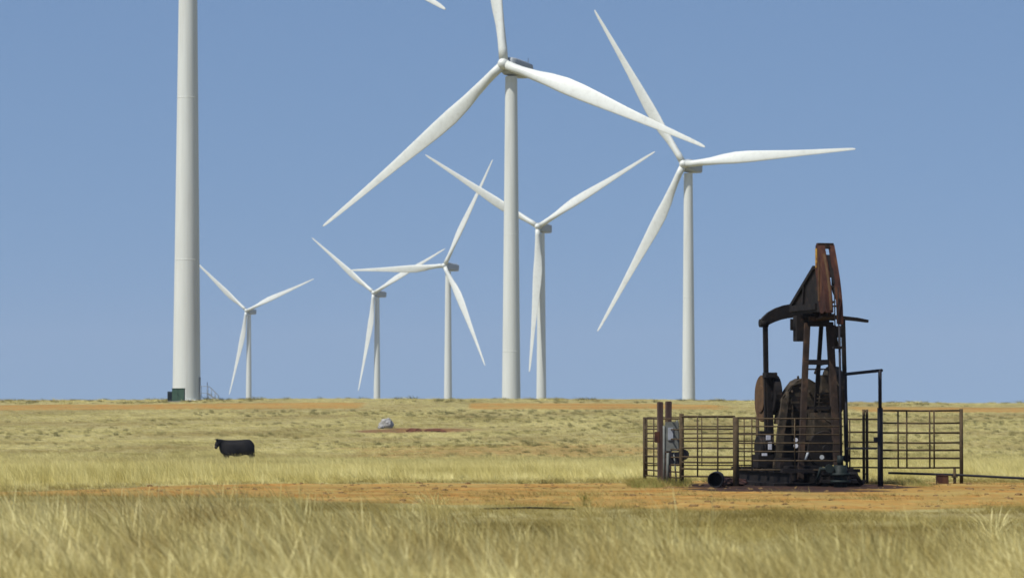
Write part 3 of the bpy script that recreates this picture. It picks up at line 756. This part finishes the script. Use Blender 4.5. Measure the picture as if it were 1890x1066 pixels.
# wellhead in front of the pump jack
wp = Matrix.Rotation(A, 3, 'Z') @ S(1551, 890, 1.99) + Vector((pr.x, pr.y, pz)); wz = gz(wp.x, wp.y)
wh = empty('wellhead', (wp.x, wp.y, wz), 0, 'dark green wellhead under the horsehead, where the long rod enters the ground', 'wellhead')
mb = MB(); mb.tube([(0, 0, -.05), (0, 0, .50)], .15, 16); mb.tube([(0, 0, .26), (0, 0, .32)], .23, 16); mb.tube([(0, 0, .1), (0, 0, .16)], .23, 16); mb.tube([(0, 0, .5), (0, 0, .72)], .07, 12); mb.build('casing', M['dark_green'], wh)
mb = MB(); mb.tube([(0, 0, .42), (-.45, .05, .42), (-.52, .05, .1)], .045, 10); mb.tube([(-.25, .03, .42), (-.25, -.12, .42)], .1, 12); mb.build('valve', M['dark_green'], wh)
mb = MB(); mb.tube([(0, 0, .3), (.35, 0, .3), (.5, 0, .05)], .05, 10); mb.build('flow_line', DI, wh)

# mound of oily earth and a low box right of the skid
def lump(name, mat, px, py, d, sx, sy, sz, seed, label, cat, sub=3, amp=.25, sink=.25, group=None):
    c = W(px, py, d); z = gz(c.x, c.y)
    bm = bmesh.new(); bmesh.ops.create_icosphere(bm, subdivisions=sub, radius=1)
    for v in bm.verts:
        n = noise.noise(v.co * 1.3 + Vector((seed, 0, 0))) * amp + noise.noise(v.co * 3.5 + Vector((seed, 3, 0))) * amp * .5
        v.co *= 1 + n
        v.co = Vector((v.co.x * sx, v.co.y * sy, v.co.z * sz))
    me = bpy.data.meshes.new(name); bm.to_mesh(me); bm.free(); me.materials.append(mat)
    o = bpy.data.objects.new(name, me); C.objects.link(o); o.location = (c.x, d, z + sz * (1 - sink))
    return tag(o, label, cat, group)
oily = metal_mat('oily_earth', [(0.3, (0.02, 0.012, 0.011)), (0.7, (0.055, 0.025, 0.02))], 0.8, 5.0)
lump('earth_mound', oily, 1569, 885, 77.0, .22, .3, .22, 3, 'dark oily mound of earth right of the pump jack foot', 'mound', amp=.35)
lump('earth_mound', oily, 1348, 893, 76.0, .38, .35, .12, 9, 'low dark heap of earth beside the round pipe end', 'mound', amp=.35)
lump('boulder', M['boulder'], 713, 790, 362, .75, .6, .62, 5, 'pale grey boulder on the slope behind the cow', 'boulder', 3, .3)
lump('boulder', M['boulder'], 703, 792, 360, .35, .4, .28, 8, 'smaller pale stone leaning at the left of the big boulder', 'boulder', 3, .3)
redm = metal_mat('shaded_red_earth', [(0.3, (0.06, 0.022, 0.012)), (0.7, (0.14, 0.05, 0.025))], 0.95, 1.5)  # real red soil, coloured darker to carry the shade of the undercut
lump('earth_bank', redm, 764, 792, 356.5, .85, .5, .30, 12, 'dark red eroded earth bank, left one beside the pale boulder', 'earth bank', 3, .4)
lump('earth_bank', redm, 801, 792, 357, 1.25, .6, .30, 15, 'dark red eroded earth bank, right and longer one of the two', 'earth bank', 3, .4)

# ------------------------------------------------------------------ pipe fence round the pump
def panel(px0, d0, px1, d1, rows, ups, label, post_rows=None, posts=(True, True), pr_=.045, rr=.021, scale_d=None, name='pipe_fence'):
    """rows: rail heights given as photo rows at the first end"""
    a = W(px0, YH, d0); b = W(px1, YH, d1)
    za, zb = gz(a.x, d0), gz(b.x, d1)
    root = empty(name, (a.x, a.y, za), 0, label, 'fence', 'pipe panels of the fence round the pump jack')
    o = Vector((a.x, a.y, za)); dv = Vector((b.x - a.x, b.y - a.y, 0))
    hs = [-(r - YH) * d0 / FPX - za for r in rows]
    for h in hs:
        mb = MB(); mb.tube([(0, 0, h), tuple(Vector((dv.x * .5, dv.y * .5, h + random.uniform(-.012, .008)))), (dv.x, dv.y, h)], rr * random.uniform(.9, 1.1), 8); mb.build('rail', M['fence_steel'], root)
    for u in ups:
        mb = MB(); p = dv * u; mb.tube([(p.x, p.y - .02, hs[-1] - .02), (p.x, p.y - .02, hs[0])], rr * .9, 8); mb.build('upright', M['fence_steel'], root)
    if posts[0]:
        mb = MB(); mb.tube([(0, 0, -.2), (0, 0, hs[0] + .04)], pr_, 10); mb.build('post', M['fence_steel'], root)
    if posts[1]:
        mb = MB(); mb.tube([(dv.x, dv.y, zb - za - .2), (dv.x, dv.y, hs[0] + .04)], pr_, 10); mb.build('post', M['fence_steel'], root)
    return root
RL = [772, 791, 806, 823, 835, 848, 863, 878]
panel(1190, 79.2, 1258, 76.0, [772, 791, 808, 826, 840, 853, 866, 876], (.06, .25, .62), 'short oblique pipe fence panel at the far left end, behind the wooden posts', rr=.017)
panel(1258, 75.9, 1356, 75.3, [768, 791, 808, 826, 842, 852, 864, 878], (.30, .68), 'pipe fence panel between the narrow corner post and the thick post', posts=(False, False), pr_=.05, rr=.02)
panel(1258, 76.0, 1258.6, 75.9, [766, 880], (), 'single narrow corner post of the pipe fence, right of the grey meter box', posts=(True, False), pr_=.055, name='steel_post')
panel(1358, 75.2, 1556, 74.6, [772, 786, 801, 817, 832, 849, 866], (.15, .55), 'steel pipe fence panel crossing in front of the pump jack foot', posts=(True, False), pr_=.07, rr=.016)
panel(1192, 79.4, 1398, 79.6, [770, 786, 799, 813, 827, 842, 858], (.5, .88), 'long rear pipe fence panel left of the pump jack, behind the thick post', posts=(False, True), rr=.015)
panel(1562, 79.0, 1622, 79.0, [773, 797, 815, 826, 845, 862], (.1,), 'short pipe fence panel between the pump jack and the tall pipe frame', posts=(False, False), rr=.02)
panel(1594, 78.8, 1600, 78.8, [758, 826, 873], (), 'pair of close set fence posts left of the tall pipe frame', posts=(True, True), pr_=.035, name='steel_post')
panel(1628, 78.8, 1774, 78.8, [757, 780, 798, 816, 830, 845, 862], (.20, .31, .60, .655), 'wide open pipe fence panel at the right end, seven level rails', posts=(False, True), pr_=.045, rr=.022)

# tall pipe frame
a = W(1625, 905, 75.0); az = gz(a.x, 75)
fr = empty('gate_frame', (a.x, 75, az), 0, 'tall black pipe frame rising above the fence, right of the pump jack', 'gate frame')
t = W(1625, 683, 75).z - az; l = W(1561, 690, 76.5)
mb = MB(); mb.tube([(0, 0, -.2), (0, 0, W(0, 752, 75).z - az)], .065, 12); mb.tube([(0, 0, W(0, 752, 75).z - az), (0, 0, t)], .042, 12); mb.build('upright', M['pipe_black'], fr)
mb = MB(); mb.tube([(.04, 0, t), (l.x - a.x, 1.5, l.z - az)], .038, 10); mb.build('sloping_bar', M['pipe_black'], fr)
mb = MB(); mb.tube([(l.x - a.x, 1.5, l.z - az), (l.x - a.x + .02, 1.5, gz(l.x, 76.5) - az)], .03, 10); mb.build('far_upright', M['pipe_black'], fr)
mb = MB(); mb.box((-.1, 0, W(0, 810, 75).z - az), (.1, .08, .1)); mb.box((-.4, .3, W(0, 827, 75).z - az), (.7, .05, .05)); mb.build('latch', M['pipe_black'], fr)

# wooden posts with the meter box
for px, rt, w_, d_, lb in ((1219, 741, .125, 77.6, 'reddish weathered wooden post, left and nearer of the pair beside the meter box'), (1233, 740, .135, 78.2, 'brown weathered wooden post, right one of the pair, behind the meter box')):
    c = W(px, 890, d_); z0 = gz(c.x, d_)
    zt = -(rt - YH) * d_ / FPX - z0
    mb = MB(); mb.box((0, 0, zt / 2 - .15), (w_, w_, zt + .3)); mb.box((0, 0, zt - .05), (w_ * 1.04, w_ * 1.04, .05))
    o = mb.build('wooden_post', M['post_wood'], None, .012); o.location = (c.x, d_, z0); o.rotation_euler = (0, R(random.uniform(-.6, .6)), .2)
    tag(o, lb, 'post', 'wooden posts at the left end of the fence')
c = W(1240, 890, 77.0); z0 = gz(c.x, 77)
mt_ = empty('meter_box', (c.x, 77, z0), 0, 'grey electric meter box and conduits standing by the wooden posts', 'meter box')
def zz(r, d=77.0): return -(r - YH) * d / FPX - z0
def xx(px, d=77.0): return (px - 945) / FPX * d - c.x
mb = MB(); mb.box((xx(1240), 0, (zz(778) + zz(832)) / 2), ((1251 - 1226) * 77 / FPX, .2, zz(778) - zz(832))); bx_ = mb.build('cabinet', M['grey_box'], mt_, .012)
mb = MB(); mb.box((xx(1237), -.115, zz(800)), (.13, .03, .3)); mb.build('door', M['steel_grey'], bx_, .006)
mb = MB(); mb.tube([(xx(1225), -.1, zz(785)), (xx(1225), -.1, -.1)], .03, 8); mb.tube([(xx(1249), -.05, zz(775)), (xx(1253), -.05, zz(812)), (xx(1256), -.05, zz(860)), (xx(1255), -.05, -.1)], .022, 8)
mb.tube([(xx(1232), -.12, zz(835)), (xx(1231), -.12, 0)], .035, 8); mb.tube([(xx(1243), -.12, zz(835)), (xx(1248), -.12, .0)], .02, 8); mb.build('conduit', M['grey_box'], mt_)
mb = MB(); mb.box((xx(1247), .0, zz(845)), (.34, .25, .30)); mb.tube([(xx(1261), -.1, zz(838)), (xx(1261), .15, zz(838))], .13, 16); mb.build('junction_box', M['pipe_black'], mt_, .012)
mb = MB(); mb.box((xx(1213), .1, zz(806)), (.12, .1, .26)); mb.build('switch_box', M['rust'], mt_, .01)

# round pipe end lying on the ground
c = W(1320, 903, 73.0); z0 = gz(c.x, 73)
mb = MB(); n = 28; rO, rI = .175, .155
rings = [(rO, 0), (rO, 1.1), (rI, 1.1), (rI, 0)]
dr = Vector((.10, .995, 0)).normalized(); sr = Vector((.995, -.10, 0)).normalized()
vs = []
for r_, t_ in rings:
    for k in range(n):
        a = 2 * math.pi * k / n; vs.append(dr * t_ + sr * (r_ * math.cos(a)) + Vector((0, 0, rO + r_ * math.sin(a))))
fs = [(i * n + k, i * n + (k + 1) % n, ((i + 1) % 4) * n + (k + 1) % n, ((i + 1) % 4) * n + k) for i in range(4) for k in range(n)]
mb.add(vs, fs, True); q_ = dr * .5 + Vector((0, 0, rO)); mb.tube([q_, q_ + dr * .05], rI, 24); o = mb.build('steel_pipe', M['pipe_black']); o.location = (c.x, 73, z0)
tag(o, 'short fat black pipe lying on the dirt with its open end showing', 'pipe')

# ground pipeline to the right, on a little stand, and a reddish block
a = W(1640, 872, 79.5); b = W(1762, 875.5, 78.5); e = W(1990, 887, 76.5)
mb = MB(); mb.tube([a, b, W(1860, 880.5, 77.6), e, W(2300, 905, 73)], .03, 10); o = mb.build('flow_pipe', M['pipe_black'])
tag(o, 'long thin dark pipe running along the ground to the right edge', 'pipe')
c = W(1762, 886, 78.3); z0 = gz(c.x, c.y)
mb = MB(); mb.tube([(0, 0, -.15), (0, 0, W(0, 864, 78.3).z - z0)], .035, 8); mb.box((0, 0, W(0, 879, 78.3).z - z0), (.14, .1, .04)); o = mb.build('pipe_stand', M['fence_steel'])
o.location = (c.x, c.y, z0); tag(o, 'short steel stake holding the thin ground pipe near the right fence panel', 'stake')
c = W(1739, 888, 77.8); z0 = gz(c.x, c.y)
mb = MB(); mb.box((0, 0, .07), (.28, .25, .22)); mb.box((0, 0, .185), (.30, .27, .03)); mb.tube([(0, 0, .18), (0, 0, .23)], .04, 8); o = mb.build('valve_box', M['rust'], None, .015)
o.location = (c.x, c.y, z0); tag(o, 'small dark red valve box on the dirt under the right fence panel', 'valve box')

# dark pole lying in the grass
a = W(893, 944, 56.5); b = W(1062, 944, 56.8)
za_, zb_ = gz(a.x, a.y) + .03, gz(b.x, b.y) + .03
mb = MB(); mb.tube([(a.x, a.y, za_), ((a.x * .5 + b.x * .5), 56.6, za_ + .015), (b.x, b.y, zb_)], [.014, .017, .012], 8); o = mb.build('fallen_pole', M['dark_iron'])
tag(o, 'dark thin pole lying in the low grass in front of the dirt track', 'pole')

# separate tall plants standing out of the grass
def plant(name, label, px, d, scl, nb, mat, seed, hmin=.3, hmax=.75, spread=.12, wid=.008, lean=.25):
    c = W(px, YH, d)
    o = tuft_mesh(name, nb, hmin, hmax, spread, wid, lean, .5, seed, mat, True)
    C.objects.link(o); o.location = (c.x, d, gz(c.x, d)); o.scale = (scl, scl, scl)
    return tag(o, label, 'plant')
plant('grass_clump', 'pale yellow clump of grass rising before the track, left of the large middle tower', 805, 52, .85, 110, G_tall, 901, spread=.22, hmax=.62)
plant('grass_clump', 'pale grass clump right of the lying pole, in front of the green weed', 1092, 50.5, .62, 60, G_tall, 902, lean=.4)
plant('green_weed', 'upright green weed at the edge of the dirt track', 1083, 59, .62, 60, G_weed, 903, spread=.12, hmax=.5, wid=.007)
plant('grass_clump', 'branching pale grass clump near the right edge of the foreground', 1838, 41, .8, 60, G_tall, 904, lean=.4)

# ------------------------------------------------------------------ cow
c = W(436, 857, 196); cz = gz(c.x, c.y)
def skin_body(name, chains, mat, parent=None, sub=2):
    vs, es, rs = [], [], []; key = {}
    def vid(p, r):
        k_ = tuple(round(t_, 4) for t_ in p)
        if k_ not in key: key[k_] = len(vs); vs.append(p); rs.append(r)
        return key[k_]
    for ch in chains:
        ids = [vid(p, r) for p, r in ch]; es += list(zip(ids[:-1], ids[1:]))
    me = bpy.data.meshes.new(name); me.from_pydata(vs, es, [])
    o = bpy.data.objects.new(name, me); C.objects.link(o)
    sk = o.modifiers.new('skin', 'SKIN'); sk.use_smooth_shade = True
    for i, r in enumerate(rs): me.skin_vertices[0].data[i].radius = r if isinstance(r, tuple) else (r, r)
    me.skin_vertices[0].data[0].use_root = True
    sb = o.modifiers.new('sub', 'SUBSURF'); sb.levels = sub; sb.render_levels = sub
    dg = bpy.context.evaluated_depsgraph_get(); dg.update()
    m2 = bpy.data.meshes.new_from_object(o.evaluated_get(dg)); o.modifiers.clear(); o.data = m2
    m2.materials.clear(); m2.materials.append(mat)
    if parent: o.parent = parent
    return o
hip = (.70, 0, .98)
ch_ = (-.52, 0, .86)
chains = [
    [(hip, (.33, .50)), ((.35, 0, .96), (.40, .50)), ((-.1, 0, .93), (.43, .56)), (ch_, (.38, .66)), ((-.76, 0, 1.02), (.29, .50)), ((-.95, -.03, 1.22), (.20, .26)),
     ((-1.10, -.09, 1.34), (.19, .19)), ((-1.20, -.17, 1.24), (.18, .18)), ((-1.26, -.24, 1.10), (.15, .15)), ((-1.29, -.28, 1.02), (.12, .12))],
    [(hip, (.33, .50)), ((.95, 0, 1.04), (.30, .50)), ((1.06, 0, 1.14), (.18, .36)), ((1.12, 0, 1.15), (.04, .05)), ((1.15, 0, .95), (.03, .03)), ((1.15, 0, .62), (.025, .025)), ((1.15, 0, .45), (.05, .05))],
]
for sy, dx in ((-.2, 0), (.2, -.12)):
    chains.append([(ch_, (.38, .60)), ((-.58 + dx, sy, .60), (.15, .15)), ((-.57 + dx, sy, .38), (.085, .085)), ((-.60 + dx, sy, .14), (.055, .055)), ((-.62 + dx, sy, .03), (.07, .07))])
    chains.append([(hip, (.33, .50)), ((.80 - dx, sy, .70), (.20, .22)), ((.94 - dx, sy, .46), (.095, .095)), ((.89 - dx, sy, .16), (.058, .058)), ((.85 - dx, sy, .03), (.072, .072))])
cow = skin_body('cow', chains, M['hide'])
cow.location = (c.x, c.y, cz - .07); cow.rotation_euler = (0, 0, R(8)); cow.scale = (.94, 1, 1.05)
tag(cow, 'black cow standing side on in the grass, facing left', 'cow')
for s_ in (-1, 1):
    mb = MB(); b0_ = Vector((-1.10, -.07 + .12 * s_, 1.37)); mb.tube([b0_, b0_ + Vector((-.12, .10 * s_, .05)), b0_ + Vector((-.26, .18 * s_, .06))], [.04, .07, .015], 8); mb.build('ear', M['hide'], cow)
mb = MB(); mb.tube([(-1.30, -.29, 1.01), (-1.33, -.33, .95)], [.11, .09], 10); mb.build('muzzle', M['hoof'], cow)
for s_ in (-1, 1):
    mb = MB(); e_ = Vector((-1.235, -.14 + .095 * s_, 1.20)); mb.tube([e_ - Vector((.01, 0, 0)), e_ + Vector((.01, 0, 0))], .018, 8); mb.build('eye', M['pipe_black'], cow)

# ------------------------------------------------------------------ air
hz = MB(); hz.box((0, 2750, 56.5), (9000, 6500, 179))
def fhaze(nt, p, out):
    nt.nodes.remove(p)
    v = nt.nodes.new('ShaderNodeVolumePrincipled'); v.inputs['Color'].default_value = (0.66, 0.74, 0.86, 1)
    v.inputs['Density'].default_value = HAZE; v.inputs['Anisotropy'].default_value = 0.0
    nt.links.new(v.outputs[0], out.inputs['Volume'])
HAZE = 0.00010
ho = hz.build('haze', material('haze', fhaze)); tag(ho, kind='stuff')
